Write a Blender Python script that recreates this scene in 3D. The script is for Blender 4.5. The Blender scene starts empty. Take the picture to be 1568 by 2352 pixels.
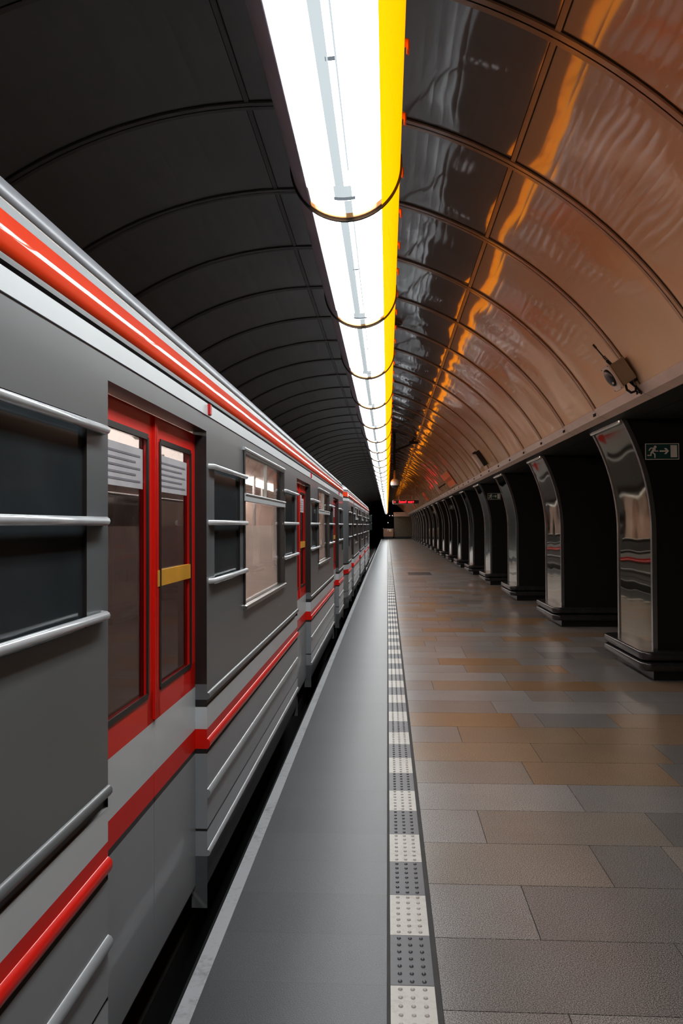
import bpy, math, random
from mathutils import Vector, Matrix
random.seed(7)
C = bpy.context.scene.collection
EYE = 1.6                      # camera height above the platform; z values written "+EYE" were measured from the eye
pi = math.pi

# ------------------------------------------------------------------ mesh helper
class MB:
    def __init__(self): self.v = []; self.f = []; self.m = []; self.s = []
    def add(self, vs, fs, mi=0, smooth=False):
        o = len(self.v); self.v += [tuple(p) for p in vs]
        for f in fs: self.f.append([i + o for i in f]); self.m.append(mi); self.s.append(smooth)
    def box(self, x0, x1, y0, y1, z0, z1, mi=0):
        x0, x1 = sorted((x0, x1)); y0, y1 = sorted((y0, y1)); z0, z1 = sorted((z0, z1))
        self.add([(x0,y0,z0),(x1,y0,z0),(x1,y1,z0),(x0,y1,z0),(x0,y0,z1),(x1,y0,z1),(x1,y1,z1),(x0,y1,z1)],
                 [(3,2,1,0),(4,5,6,7),(0,1,5,4),(1,2,6,5),(2,3,7,6),(3,0,4,7)], mi)
    def bbox(self, x0, x1, y0, y1, z0, z1, b, mi=0):
        "box with chamfered edges: three overlapping slabs' hull"
        x0, x1 = sorted((x0, x1)); y0, y1 = sorted((y0, y1)); z0, z1 = sorted((z0, z1))
        def ring(i, z): return [(x0+i+b,y0+i,z),(x1-i-b,y0+i,z),(x1-i,y0+i+b,z),(x1-i,y1-i-b,z),(x1-i-b,y1-i,z),(x0+i+b,y1-i,z),(x0+i,y1-i-b,z),(x0+i,y0+i+b,z)]
        vs = ring(b, z0) + ring(0, z0+b) + ring(0, z1-b) + ring(b, z1)
        fs = [tuple(range(7,-1,-1)), tuple(range(24,32))]
        for k in range(3):
            for i in range(8):
                j = (i+1) % 8; fs.append((k*8+i, k*8+j, k*8+8+j, k*8+8+i))
        self.add(vs, fs, mi)
    def tube(self, pts, r, n=10, mi=0, cap=True):
        pts = [Vector(p) for p in pts]; rings = []
        rr = r if isinstance(r, (list, tuple)) else [r]*len(pts)
        for i, p in enumerate(pts):
            d = (pts[min(i+1,len(pts)-1)] - pts[max(i-1,0)]).normalized()
            a = d.cross(Vector((0,0,1)) if abs(d.z) < .9 else Vector((1,0,0))).normalized(); b = d.cross(a)
            rings.append([p + a*rr[i]*math.cos(2*pi*k/n) + b*rr[i]*math.sin(2*pi*k/n) for k in range(n)])
        vs = [p for R in rings for p in R]; fs = []
        for i in range(len(pts)-1):
            for k in range(n):
                j = (k+1) % n; fs.append((i*n+k, (i+1)*n+k, (i+1)*n+j, i*n+j))
        self.add(vs, fs, mi, True)
        if cap: self.add(rings[0], [tuple(range(n))], mi); self.add(rings[-1], [tuple(range(n-1,-1,-1))], mi)
    def lathe(self, prof, centre, axis='z', n=32, mi=0):
        "prof: list of (radius, height)"
        vs = []; c = Vector(centre)
        for r, h in prof:
            for k in range(n):
                a = 2*pi*k/n; p = (r*math.cos(a), r*math.sin(a), h)
                if axis == 'y': p = (p[0], h, p[1])
                if axis == 'x': p = (h, p[0], p[1])
                vs.append(c + Vector(p))
        fs = []
        for i in range(len(prof)-1):
            for k in range(n):
                j = (k+1) % n; fs.append((i*n+k, i*n+j, (i+1)*n+j, (i+1)*n+k))
        self.add(vs, fs, mi, True)
    def sweep(self, prof, y0, y1, mi=0, smooth=False, closed=False):
        "extrude an (x,z) polyline along y"
        n = len(prof); vs = [(x,y0,z) for x,z in prof] + [(x,y1,z) for x,z in prof]
        fs = [(i, (i+1) % n, n+(i+1) % n, n+i) for i in range(n if closed else n-1)]
        self.add(vs, fs, mi, smooth)
        if closed: self.add([(x,y0,z) for x,z in prof], [tuple(range(n))], mi); self.add([(x,y1,z) for x,z in prof], [tuple(range(n-1,-1,-1))], mi)
    def prism(self, poly, z0, z1, mi=0):
        n = len(poly); vs = [(x,y,z0) for x,y in poly] + [(x,y,z1) for x,y in poly]
        self.add(vs, [tuple(range(n-1,-1,-1)), tuple(range(n,2*n))] + [(i,(i+1)%n,n+(i+1)%n,n+i) for i in range(n)], mi)

def obj(name, mb, mats, parent=None, kind=None, org=None):
    me = bpy.data.meshes.new(name)
    o0 = Vector(org) if org is not None else (world_loc(parent) if parent else Vector((0,0,0)))
    me.from_pydata([tuple(Vector(v) - o0) for v in mb.v], [], mb.f)
    for m in (mats if isinstance(mats, (list, tuple)) else [mats]): me.materials.append(m)
    me.polygons.foreach_set('material_index', mb.m); me.polygons.foreach_set('use_smooth', mb.s); me.update()
    o = bpy.data.objects.new(name, me); C.objects.link(o)
    if parent: o.parent = parent
    elif org is not None: o.location = org
    if kind: o['kind'] = kind
    return o
LOC = {}
def world_loc(o):
    v = Vector((0,0,0))
    while o is not None: v += o.location; o = o.parent
    return v
def tag(o, label, cat, group=None, kind=None):
    o['label'] = label; o['category'] = cat
    if group: o['group'] = group
    if kind: o['kind'] = kind
    return o
def thing(name, loc, label, cat, group=None):
    o = bpy.data.objects.new(name, None); o.empty_display_size = .2; C.objects.link(o); o.location = loc
    return tag(o, label, cat, group)
def kids(o): return [c for c in bpy.data.objects if c.parent is o]
def copy_tree(o, skip=()):
    r = o.copy(); C.objects.link(r)
    for ch in kids(o):
        if ch.name.split('.')[0] in skip: continue
        c = ch.copy(); C.objects.link(c); c.parent = r
        for g in kids(ch):
            d = g.copy(); C.objects.link(d); d.parent = c
    return r
ONES = 'first second third fourth fifth sixth seventh eighth ninth tenth eleventh twelfth thirteenth fourteenth fifteenth sixteenth seventeenth eighteenth nineteenth'.split()
TENS = {20:'twent', 30:'thirt', 40:'fort', 50:'fift', 60:'sixt'}
def ordinal(n):
    if n < 20: return ONES[n-1]
    t = n//10*10
    return TENS[t] + 'ieth' if n == t else TENS[t] + 'y-' + ONES[n-t-1]

# ------------------------------------------------------------------ materials
class NT:
    def __init__(self, name):
        self.mat = bpy.data.materials.new(name); self.mat.use_nodes = True
        self.t = self.mat.node_tree; self.t.nodes.clear(); self.out = self.n('ShaderNodeOutputMaterial')
    def n(self, typ, **kw):
        nd = self.t.nodes.new(typ)
        for k, v in kw.items(): setattr(nd, k, v)
        return nd
    def l(self, a, b): self.t.links.new(a, b)
    def math(self, op, a, b=None, c=None):
        nd = self.n('ShaderNodeMath', operation=op)
        for i, x in enumerate((a, b, c)):
            if x is None: continue
            if isinstance(x, (int, float)): nd.inputs[i].default_value = x
            else: self.l(x, nd.inputs[i])
        return nd.outputs[0]
    def mix(self, f, a, b, typ='MIX'):
        nd = self.n('ShaderNodeMix', data_type='RGBA', blend_type=typ)
        for s, x in ((nd.inputs[0], f), (nd.inputs[6], a), (nd.inputs[7], b)):
            if isinstance(x, (int, float)): s.default_value = x
            elif isinstance(x, tuple): s.default_value = x if len(x) == 4 else x + (1,)
            else: self.l(x, s)
        return nd.outputs[2]
    def ramp(self, fac, stops):
        nd = self.n('ShaderNodeValToRGB'); e = nd.color_ramp.elements
        while len(e) < len(stops): e.new(.5)
        for el, (p, c) in zip(e, stops): el.position = p; el.color = tuple(c) + (1,) if len(c) == 3 else c
        self.l(fac, nd.inputs[0]); return nd.outputs[0]
    def obj(self): return self.n('ShaderNodeTexCoord').outputs['Object']
    def noise(self, vec, scale, detail=3, rough=.5):
        nd = self.n('ShaderNodeTexNoise'); nd.inputs['Scale'].default_value = scale; nd.inputs['Detail'].default_value = detail
        nd.inputs['Roughness'].default_value = rough
        if vec is not None: self.l(vec, nd.inputs['Vector'])
        return nd.outputs[0]
    def bsdf(self, col=None, rough=.5, metal=0., spec=.5, coat=0., coat_r=.05):
        b = self.n('ShaderNodeBsdfPrincipled')
        for s, x in (('Base Color', col), ('Roughness', rough)):
            if x is None: continue
            if isinstance(x, tuple): b.inputs[s].default_value = x + (1,)
            elif isinstance(x, (int, float)): b.inputs[s].default_value = x
            else: self.l(x, b.inputs[s])
        b.inputs['Metallic'].default_value = metal; b.inputs['Specular IOR Level'].default_value = spec
        b.inputs['Coat Weight'].default_value = coat; b.inputs['Coat Roughness'].default_value = coat_r
        self.l(b.outputs[0], self.out.inputs[0]); return b
    def bump(self, b, h, dist=.01, strength=1.):
        nd = self.n('ShaderNodeBump'); nd.inputs['Distance'].default_value = dist; nd.inputs['Strength'].default_value = strength
        self.l(h, nd.inputs['Height']); self.l(nd.outputs[0], b.inputs['Normal']); return nd.outputs[0]

def plain(name, col, rough=.5, metal=0., spec=.5, coat=0., var=.12, scale=6., coat_r=.05):
    t = NT(name); f = t.noise(t.obj(), scale, 4)
    dark = tuple(c*(1-var) for c in col); light = tuple(min(1, c*(1+var)) for c in col)
    c = t.ramp(f, [(.3, dark), (.7, light)])
    t.bsdf(c, rough, metal, spec, coat, coat_r); return t.mat
def emit(name, col, s):
    t = NT(name); e = t.n('ShaderNodeEmission'); e.inputs[0].default_value = col + (1,); e.inputs[1].default_value = s
    t.l(e.outputs[0], t.out.inputs[0]); return t.mat
def glass(name, tint, gloss=.06, rough=.02):
    "thin clear sheet: passes light straight through and mirrors a little"
    t = NT(name); tr = t.n('ShaderNodeBsdfTransparent'); tr.inputs[0].default_value = tint + (1,)
    g = t.n('ShaderNodeBsdfGlossy'); g.inputs['Roughness'].default_value = rough
    lw = t.n('ShaderNodeLayerWeight'); lw.inputs[0].default_value = .5
    f = t.math('ADD', t.math('MULTIPLY', t.math('POWER', lw.outputs['Facing'], 5.), .8), gloss)
    m = t.n('ShaderNodeMixShader'); t.l(f, m.inputs[0]); t.l(tr.outputs[0], m.inputs[1]); t.l(g.outputs[0], m.inputs[2])
    t.l(m.outputs[0], t.out.inputs[0]); return t.mat

RIB = 1.4267; RIB0 = 5.46 - 4*RIB              # rib spacing and phase
def vault_mat(name, col, rough, spec, wave):
    t = NT(name); oc = t.obj()
    sx = t.n('ShaderNodeSeparateXYZ'); t.l(oc, sx.inputs[0])
    bay = t.math('FLOOR', t.math('DIVIDE', t.math('SUBTRACT', sx.outputs[1], RIB0), RIB))
    wn = t.n('ShaderNodeTexWhiteNoise', noise_dimensions='1D'); t.l(bay, wn.inputs['W'])
    va = t.n('ShaderNodeVectorMath', operation='SCALE'); t.l(wn.outputs['Color'], va.inputs[0]); va.inputs['Scale'].default_value = 20
    vb = t.n('ShaderNodeVectorMath', operation='ADD'); t.l(oc, vb.inputs[0]); t.l(va.outputs[0], vb.inputs[1])
    big = t.noise(vb.outputs[0], 1.25, .6, .35)
    dirt = t.noise(oc, 3.0, 5, .6)
    c = t.mix(t.math('MULTIPLY', dirt, .35), col, tuple(x*.6 for x in col))
    c = t.mix(t.math('MULTIPLY', wn.outputs[0], .12), c, tuple(x*.75 for x in col))
    b = t.bsdf(c, rough, 0., spec)
    b.inputs['IOR'].default_value = 1.85
    t.bump(b, big, wave, 1.); return t.mat

M = {}
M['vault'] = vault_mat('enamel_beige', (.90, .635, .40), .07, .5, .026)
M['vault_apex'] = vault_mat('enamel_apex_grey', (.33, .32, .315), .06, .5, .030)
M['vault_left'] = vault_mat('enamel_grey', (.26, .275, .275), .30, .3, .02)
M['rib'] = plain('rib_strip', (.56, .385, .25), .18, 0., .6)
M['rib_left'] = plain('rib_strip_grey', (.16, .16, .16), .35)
M['groove'] = plain('groove_black', (.012, .010, .009), .7)
M['cornice'] = plain('cornice_enamel', (.66, .50, .40), .35, 0., .5, var=.06)
M['soffit'] = plain('soffit_slats', (.03, .034, .033), .4)
M['dark_stone'] = plain('dark_stone', (.0075, .006, .0048), .55, spec=.25, var=.25, scale=12)
M['tunnel'] = plain('tunnel_concrete', (.016, .016, .016), .95, spec=.1)
M['bed'] = plain('track_ballast', (.018, .017, .016), .9, scale=20, var=.4, spec=.15)
M['steel'] = plain('stainless', (.42, .41, .39), .25, .9)
M['rail'] = plain('rail_steel', (.16, .15, .14), .35, .9)
M['rubber'] = plain('black_rubber', (.012, .012, .013), .45)
M['bumper'] = plain('black_bumper', (.022, .021, .021), .22, 0., .6, var=.3)
M['black'] = plain('black_plastic', (.012, .012, .012), .35)
M['iron'] = plain('black_iron', (.02, .018, .016), .5)

def mirror_mat():
    t = NT('bronze_mirror'); oc = t.obj()
    h = t.noise(oc, 1.3, .5, .4)
    b = t.bsdf((.21, .152, .082), .035, 1.0, .5); t.bump(b, h, .010, 1.)
    return t.mat
M['mirror'] = mirror_mat()

def granite_mat():
    t = NT('granite_paving'); oc = t.obj(); s = t.n('ShaderNodeSeparateXYZ'); t.l(oc, s.inputs[0])
    base = t.n('ShaderNodeAttribute', attribute_name='tone').outputs['Color']
    grain = t.noise(oc, 230, 1., .6)
    c = t.mix(1., base, t.ramp(grain, [(.40, (.25, .25, .26)), (.5, (.88, .87, .86)), (.585, (2.2, 2.15, 2.1))]), 'MULTIPLY')
    spot = t.noise(oc, 2.2, 4, .6)
    c = t.mix(t.math('MULTIPLY', t.math('SUBTRACT', spot, .35), .7), c, (.11, .085, .065))
    r = t.math('ADD', .25, t.math('MULTIPLY', t.noise(oc, 1.5, 2), .12))
    b = t.bsdf(c, r, 0., .8)
    t.bump(b, grain, .00016, 1.)
    return t.mat
M['granite'] = granite_mat()

def edge_mat():
    t = NT('dark_edge_slab'); oc = t.obj(); s = t.n('ShaderNodeSeparateXYZ'); t.l(oc, s.inputs[0])
    ry = t.math('DIVIDE', t.math('SUBTRACT', s.outputs[1], 2.784), .337); row = t.math('FLOOR', ry); fy = t.math('SUBTRACT', ry, row)
    joint = t.math('LESS_THAN', t.math('MINIMUM', fy, t.math('SUBTRACT', 1., fy)), .006)
    wn = t.n('ShaderNodeTexWhiteNoise', noise_dimensions='1D'); t.l(row, wn.inputs['W'])
    base = t.ramp(wn.outputs[0], [(0, (.040, .044, .051)), (1, (.053, .058, .066))])
    g = t.noise(oc, 240, 2, .7)
    c = t.mix(1., base, t.ramp(g, [(.35, (.6, .6, .6)), (.55, (1, 1, 1)), (.68, (1.9, 1.9, 1.9))]), 'MULTIPLY')
    c = t.mix(t.math('MULTIPLY', t.noise(oc, 3.5, 4), .25), c, (.05, .05, .053))
    c = t.mix(joint, c, (.035, .035, .036))
    b = t.bsdf(c, .33, 0., .6); t.bump(b, g, .0006, 1.); return t.mat
M['edge'] = edge_mat()
def worn(name, col, dirtcol, rough=.5, amt=.5, sc=25):
    t = NT(name); oc = t.obj(); d = t.noise(oc, sc, 6, .7); s = t.noise(oc, 4, 3)
    f = t.ramp(t.math('ADD', t.math('MULTIPLY', d, .6), t.math('MULTIPLY', s, .4)), [(.5, (0, 0, 0)), (.72, (amt, amt, amt))])
    t.bsdf(t.mix(f, col, dirtcol), rough); return t.mat
M['white_edge'] = worn('worn_white_paint', (.40, .41, .43), (.13, .12, .12), .5, .8, 30)
M['tac_white'] = worn('cream_tile', (.62, .60, .55), (.30, .25, .20), .4, .5, 40)
M['tac_dark'] = worn('slate_tile', (.105, .107, .118), (.07, .07, .075), .4, .6, 40)
M['tac_gap'] = plain('grout', (.055, .052, .052), .8)

LW_, LA_ = 8.0, 1.2
M['lamp_white'] = emit('tube_light', (.93, .985, 1.0), LW_)
M['lamp_spine'] = emit('tray_spine_glow', (.86, .96, 1.0), .40)
M['lamp_holder'] = emit('tube_holder_glow', (.70, .80, .92), .14)
def amber_mat():
    t = NT('amber_acrylic'); oc = t.obj(); s = t.n('ShaderNodeSeparateXYZ'); t.l(oc, s.inputs[0])
    f = t.math('DIVIDE', t.math('ADD', s.outputs[2], .19), .23)      # object z: from the rim of the diffuser to the top edge
    c = t.ramp(f, [(0, (1., .345, .0)), (.45, (1., .29, .0)), (1, (1., .215, .0))])
    e = t.n('ShaderNodeEmission'); t.l(c, e.inputs[0]); e.inputs[1].default_value = LA_
    g = t.n('ShaderNodeBsdfGlossy'); g.inputs['Roughness'].default_value = .1; g.inputs[0].default_value = (.04, .04, .04, 1)
    a = t.n('ShaderNodeAddShader'); t.l(e.outputs[0], a.inputs[0]); t.l(g.outputs[0], a.inputs[1]); t.l(a.outputs[0], t.out.inputs[0])
    return t.mat
M['amber'] = amber_mat()
M['cover'] = glass('clear_acrylic', (.97, .98, .98), .0, .05)
def translucent(name, col, tr):
    t = NT(name); a = t.n('ShaderNodeBsdfDiffuse'); a.inputs[0].default_value = col + (1,)
    b = t.n('ShaderNodeBsdfTranslucent'); b.inputs[0].default_value = col + (1,)
    m = t.n('ShaderNodeMixShader'); m.inputs[0].default_value = tr
    t.l(a.outputs[0], m.inputs[1]); t.l(b.outputs[0], m.inputs[2]); t.l(m.outputs[0], t.out.inputs[0]); return t.mat
M['amber_band'] = translucent('amber_end_band', (.80, .38, .14), .5)
M['clip'] = plain('orange_clip', (.55, .13, .01), .35)
M['housing'] = plain('lamp_housing', (.21, .20, .21), .4, .2)
M['side_grey'] = plain('smoked_side', (.34, .31, .34), .3)

# train
M['t_grey'] = plain('train_grey', (.135, .142, .148), .36, 0., .5, .2, var=.05, scale=2.)
M['t_white'] = plain('train_pale_grey', (.64, .67, .69), .36, 0., .5, .2, var=.05, scale=2.)
M['t_low'] = plain('train_lower_grey', (.30, .315, .33), .34, 0., .5, .3, var=.06, scale=2.)
M['t_red'] = plain('train_red', (.78, .012, .005), .5, 0., .2, .45, var=.05, scale=2.)
M['t_redtop'] = plain('train_orange_red', (.92, .05, .004), .6, 0., .05, .8, var=.05, scale=2.)
M['t_skirt'] = plain('train_skirt', (.10, .105, .11), .35)
M['t_roof'] = plain('train_roof', (.33, .335, .36), .38, .2)
M['t_seal'] = plain('train_seal', (.018, .014, .012), .4)
M['chrome'] = plain('polished_bar', (.74, .77, .80), .22, .35, .6)
M['t_dark'] = plain('dark_pocket_glass', (.030, .036, .040), .12, 0., .6)
M['t_glass'] = glass('window_glass', (.80, .80, .80), .02, .01)
M['d_glass'] = glass('door_glass', (.27, .26, .26), .02, .01)
M['i_wall'] = plain('interior_laminate', (.62, .47, .42), .45)
M['i_white'] = plain('interior_cream', (.74, .66, .63), .45)
M['i_floor'] = plain('interior_floor', (.10, .09, .085), .5)
M['i_seat'] = plain('seat_leatherette', (.22, .085, .03), .45)
M['i_lamp'] = emit('saloon_light', (1., .90, .80), 9.)
M['sticker'] = plain('paper_sticker', (.55, .53, .55), .5)
M['sticker_ink'] = plain('sticker_print', (.22, .21, .24), .5)
M['yellow'] = plain('yellow_sticker', (.72, .34, .03), .45)
M['tail_red'] = plain('tail_lens', (.6, .01, .01), .2)

# signs and fittings
M['green'] = plain('exit_green', (.008, .055, .045), .45)
M['photolum'] = plain('sign_cream', (.74, .70, .60), .5)
M['orange'] = plain('orange_banner', (.85, .17, .006), .5, var=.05)
M['orange_ink'] = plain('banner_print', (.16, .03, .012), .5)
M['cream_box'] = plain('cream_enamel', (.52, .44, .36), .4)
M['box_tan'] = plain('tan_enamel', (.24, .19, .12), .4)
M['white_pl'] = plain('white_plastic', (.62, .60, .57), .35)
M['grille'] = plain('speaker_grille', (.022, .019, .016), .6)
M['tan_rim'] = plain('tan_rim', (.20, .12, .07), .5)
M['led'] = emit('led_red', (1., .012, .02), 3.2)
M['pinpoint'] = emit('signal_white', (1., .85, .8), 1.4)
M['panel_brown'] = plain('brown_panel', (.34, .16, .10), .5)
M['end_panel'] = plain('end_wall_panel', (.115, .088, .055), .55, var=.2)
M['pole_tan'] = plain('pole_enamel', (.40, .27, .13), .4)
M['haz_yellow'] = plain('hazard_yellow', (.80, .60, .02), .5)
M['haz_red'] = plain('hazard_red', (.62, .03, .08), .5)
M['mirror_glass'] = plain('mirror_back', (.03, .035, .035), .25)

# ------------------------------------------------------------------ platform
Y0, YEND = -3.0, 90.0
TONE = {'G':(.235,.231,.227),'g':(.190,.186,.182),'d':(.148,.145,.142),'t':(.208,.188,.166),'p':(.205,.176,.158),'b':(.222,.155,.100),'B':(.245,.146,.072),'o':(.27,.145,.065)}
NEAR = {-1:([.58],'gg'),0:([1.08],'dd'),1:([.58],'gd'),2:([.99],'td'),3:([.49,1.41],'Gtd'),4:([1.09],'Gg'),5:([.89,1.78],'tbd'),6:([1.03,1.90],'bbd'),7:([.54,1.44],'pbb'),
 8:([1.03,1.23,1.82],'Bpdb'),9:([.92,2.05],'pGg'),10:([1.30,1.67],'Gpg'),11:([.44,1.20,2.07],'pbBb'),12:([1.21,1.98],'Gpg'),13:([.85,1.78,1.94],'Gbog')}
rnd = random.Random(11); m = MB(); tones = []; ROW = .4615; gap = .0021
for k in range(-13, 196):
    y0 = 2.652 + ROW*k; y1 = min(y0 + ROW, YEND + 3)
    if y0 < Y0 or y1 - y0 < .05: continue
    cuts, cols = NEAR.get(k, ([.172 + rnd.uniform(.25, 1.0)], ''))
    cuts = [.172] + list(cuts)
    while cuts[-1] < 9.4: cuts.append(cuts[-1] + (rnd.choice((.92, .92, .92, .75, .35)) if cuts[-1] > .2 else .7))
    for q, (xa, xb) in enumerate(zip(cuts[:-1], cuts[1:])):
        c = TONE[cols[q] if q < len(cols) else rnd.choice('GGggdttppbbB')]; f = rnd.uniform(.93, 1.07)
        m.box(xa + gap, min(xb, 9.5) - gap, y0 + gap, y1 - gap, -.006, 0); tones += [(c[0]*f, c[1]*f, c[2]*f, 1.)]*6
m.add([(.172,Y0,-.004),(9.5,Y0,-.004),(9.5,YEND+3,-.004),(.172,YEND+3,-.004)], [(0,1,2,3)], 1); tones.append((.02,.02,.02,1.))
floor = obj('floor', m, [M['granite'], M['groove']], kind='structure')
at = floor.data.attributes.new('tone', 'FLOAT_COLOR', 'FACE')
at.data.foreach_set('color', [x for t_ in tones for x in t_])
m = MB(); m.box(-.645, -.012, Y0, YEND, -.25, 0)
obj('edge_slab', m, M['edge'], floor)
m = MB(); m.box(-.702, -.645, Y0, YEND, -.25, .002)
obj('white_edge_line', m, M['white_edge'], floor)
m = MB(); m.box(-.012, .172, Y0, YEND, -.25, -.0015)
obj('grout_line', m, M['tac_gap'], floor)
m = MB()
TL = .337; k0 = int((Y0-2.784)/TL)
for k in range(k0, int((YEND-2.784)/TL)):
    y0 = 2.784 + k*TL; mi = 1 if k % 2 == 0 else 0
    m.box(.001, .1525, y0+.0015, y0+TL-.0015, -.02, .0015, mi)
    if 1.5 < y0 < 34:
        for i in range(3):
            for j in range(7):
                cx, cy = .001 + .1515*(.22+.28*i), y0 + TL*(j+.5)/7
                n = 10 if y0 < 9 else 6
                R = [(.0082, .0015), (.0074, .0045), (.004, .0062)]
                vs = [(cx+r*math.cos(2*pi*q/n), cy+r*math.sin(2*pi*q/n), z) for r, z in R for q in range(n)]
                fs = [(a*n+q, a*n+(q+1)%n, a*n+n+(q+1)%n, a*n+n+q) for a in range(2) for q in range(n)] + [tuple(range(2*n, 3*n))]
                m.add(vs, fs, mi + 2, True)
M['stud_w'] = plain('stud_cream', (.50, .46, .42), .3, .0)
M['stud_d'] = plain('stud_slate', (.085, .085, .095), .3)
obj('tactile_strip', m, [M['tac_white'], M['tac_dark'], M['stud_w'], M['stud_d']], floor)
# platform face and track bed
m = MB(); m.box(-.74, -.5, Y0, YEND+3, -1.15, -.06); obj('wall_platform', m, M['tunnel'], kind='structure')
m = MB(); m.add([(-5,Y0,-1.15),(-.6,Y0,-1.15),(-.6,150,-1.15),(-5,150,-1.15)], [(0,1,2,3)]); obj('track_bed', m, M['bed'], kind='structure')
m = MB()
m.sweep([(-1.44,-1.14),(-1.30,-1.14),(-1.30,-1.125),(-1.362,-1.11),(-1.362,-1.03),(-1.337,-1.02),(-1.337,-.985),(-1.403,-.985),(-1.403,-1.02),(-1.378,-1.03),(-1.378,-1.11),(-1.44,-1.125)], Y0, 140, 0, False, True)
tag(obj('rail', m, M['rail'], org=(0,0,0)), 'steel running rail on the dark track bed beside the platform edge', 'rail')

# ------------------------------------------------------------------ vault
CX, CZ, R = -.888, -.536 + EYE, 3.487
YV = 95.0
def ang(x):  return math.asin((x-CX)/R)               # angle from the crown
def vp(a, r=R): return (CX + r*math.sin(a), CZ + r*math.cos(a))
A_END = ang(2.15); A_R = ang(.87); A_L = ang(-.96); A_L2 = ang(-2.0); A_LEFT = -pi/2 - .55
def arc(a0, a1, r, n): return [vp(a0 + (a1-a0)*i/n, r) for i in range(n+1)]
nb = int((YV - RIB0)/RIB) + 1; kb0 = int((Y0-RIB0)/RIB)
def vault(name, a0, a1, n, mat):
    m = MB(); p = []
    aa = sorted({a0 + (a1-a0)*i/n for i in range(n+1)} | {A_R + d/R for d in (-.16,-.12,-.08,-.04,-.0,.04,.08,.12,.16) if a0 < A_R + d/R < a1})
    n = len(aa) - 1
    for a in aa: p.append(vp(a, R + .0035*max(0., 1 - abs(a-A_R)*R/.16)**2))
    yy = [Y0] + [RIB0 + RIB*k for k in range(kb0, nb+1) if Y0 < RIB0+RIB*k < YV] + [YV]
    vs = [(x, y, z) for y in yy for x, z in p]; q = n+1
    for i in range(n):
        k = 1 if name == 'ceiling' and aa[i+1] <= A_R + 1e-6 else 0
        m.add([(x, y, z) for y in yy for x, z in p[i:i+2]], [(2*j, 2*j+1, 2*j+3, 2*j+2) for j in range(len(yy)-1)], k, True)
    return obj(name, m, mat, kind='structure')
A_M = ang(-.17)
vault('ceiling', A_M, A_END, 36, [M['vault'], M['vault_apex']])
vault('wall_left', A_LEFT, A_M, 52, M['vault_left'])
# cover strips over the panel joints, one per rib line
def rib_mesh(mb, a0, a1, n):
    def band(r, ya, yb, mi):
        p = arc(a0, a1, r, n); mb.sweep(p, ya, yb, mi, True)
    def side(r0, r1, y, mi):
        p = arc(a0, a1, r0, n); q = arc(a0, a1, r1, n); k = n+1
        mb.add([(x,y,z) for x,z in p] + [(x,y,z) for x,z in q], [(i,i+1,k+i+1,k+i) for i in range(n)], mi, True)
    band(R-.004, -.060, -.046, 1); band(R-.004, .046, .060, 1)       # shadow gaps
    band(R-.016, -.046, -.006, 0); band(R-.010, -.006, .006, 1); band(R-.016, .006, .046, 0)
    side(R, R-.016, -.046, 0); side(R, R-.016, .046, 0)
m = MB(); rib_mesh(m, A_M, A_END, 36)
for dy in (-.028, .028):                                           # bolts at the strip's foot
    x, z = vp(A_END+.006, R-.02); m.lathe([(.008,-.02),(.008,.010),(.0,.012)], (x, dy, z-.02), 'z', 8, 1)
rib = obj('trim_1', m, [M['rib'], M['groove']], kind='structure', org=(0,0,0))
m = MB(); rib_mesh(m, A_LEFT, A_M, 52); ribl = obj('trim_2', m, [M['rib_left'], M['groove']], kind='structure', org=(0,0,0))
idx = 3
for i, k in enumerate(range(kb0, nb)):
    y = RIB0 + RIB*k
    if y > YV: break
    for proto in (rib, ribl):
        o = proto if i == 0 else proto.copy()
        if i: C.objects.link(o); o.name = 'trim_%d' % idx; idx += 1
        o.location = (0, y, 0)
for a, mt in ((A_R, 'rib'), (A_L, 'rib_left')):  # long joints
    m = MB(); w = .016/R
    m.sweep(arc(a-w, a+w, R-.010, 2), Y0, YV, 0, True); m.sweep(arc(a-w*1.45, a-w, R-.003, 1), Y0, YV, 1); m.sweep(arc(a+w, a+w*1.45, R-.003, 1), Y0, YV, 1)
    obj('trim_%d' % idx, m, [M[mt], M['groove']], kind='structure'); idx += 1
# cornice and the soffit of the passages
m = MB()
xe, ze = vp(A_END)
for k in range(kb0, nb):
    y0 = RIB0 + RIB*k
    if y0 > YEND: break
    m.sweep([(xe-.012, ze+.006), (xe-.016, ze-.004), (xe+.045, ze-.066), (2.262, EYE+1.082), (2.275, EYE+1.076)], y0+.003, min(y0+RIB-.003, YEND))
m.sweep([(xe+.012, ze+.002), (2.29, EYE+1.09)], Y0, YEND, 1)
obj('trim_%d' % idx, m, [M['cornice'], M['groove']], kind='structure'); idx += 1
m = MB()
x = 2.27
while x < 9.5:
    m.box(x, x+.29, Y0, YEND, EYE+1.078, EYE+1.12); x += .30
m.box(2.3, 9.6, Y0, YEND, EYE+1.10, EYE+1.2, 1)
obj('ceiling_passage', m, [M['soffit'], M['groove']], kind='structure')
m = MB(); m.box(9.4, 9.6, Y0, YEND+3, 0, EYE+1.2); obj('wall_right', m, M['dark_stone'], kind='structure')
m = MB(); m.box(-.5, 9.6, Y0-.2, Y0, 0, EYE+1.2); 
# rear end of the modelled stretch stays dark: the hall simply ends in a wall
m.add([vv for vv in [(CX+R*math.cos(a), Y0, CZ+R*math.sin(a)) for a in [i*pi/24 for i in range(49)]]], [tuple(range(48))])
obj('wall_rear', m, M['dark_stone'], kind='structure')
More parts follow.
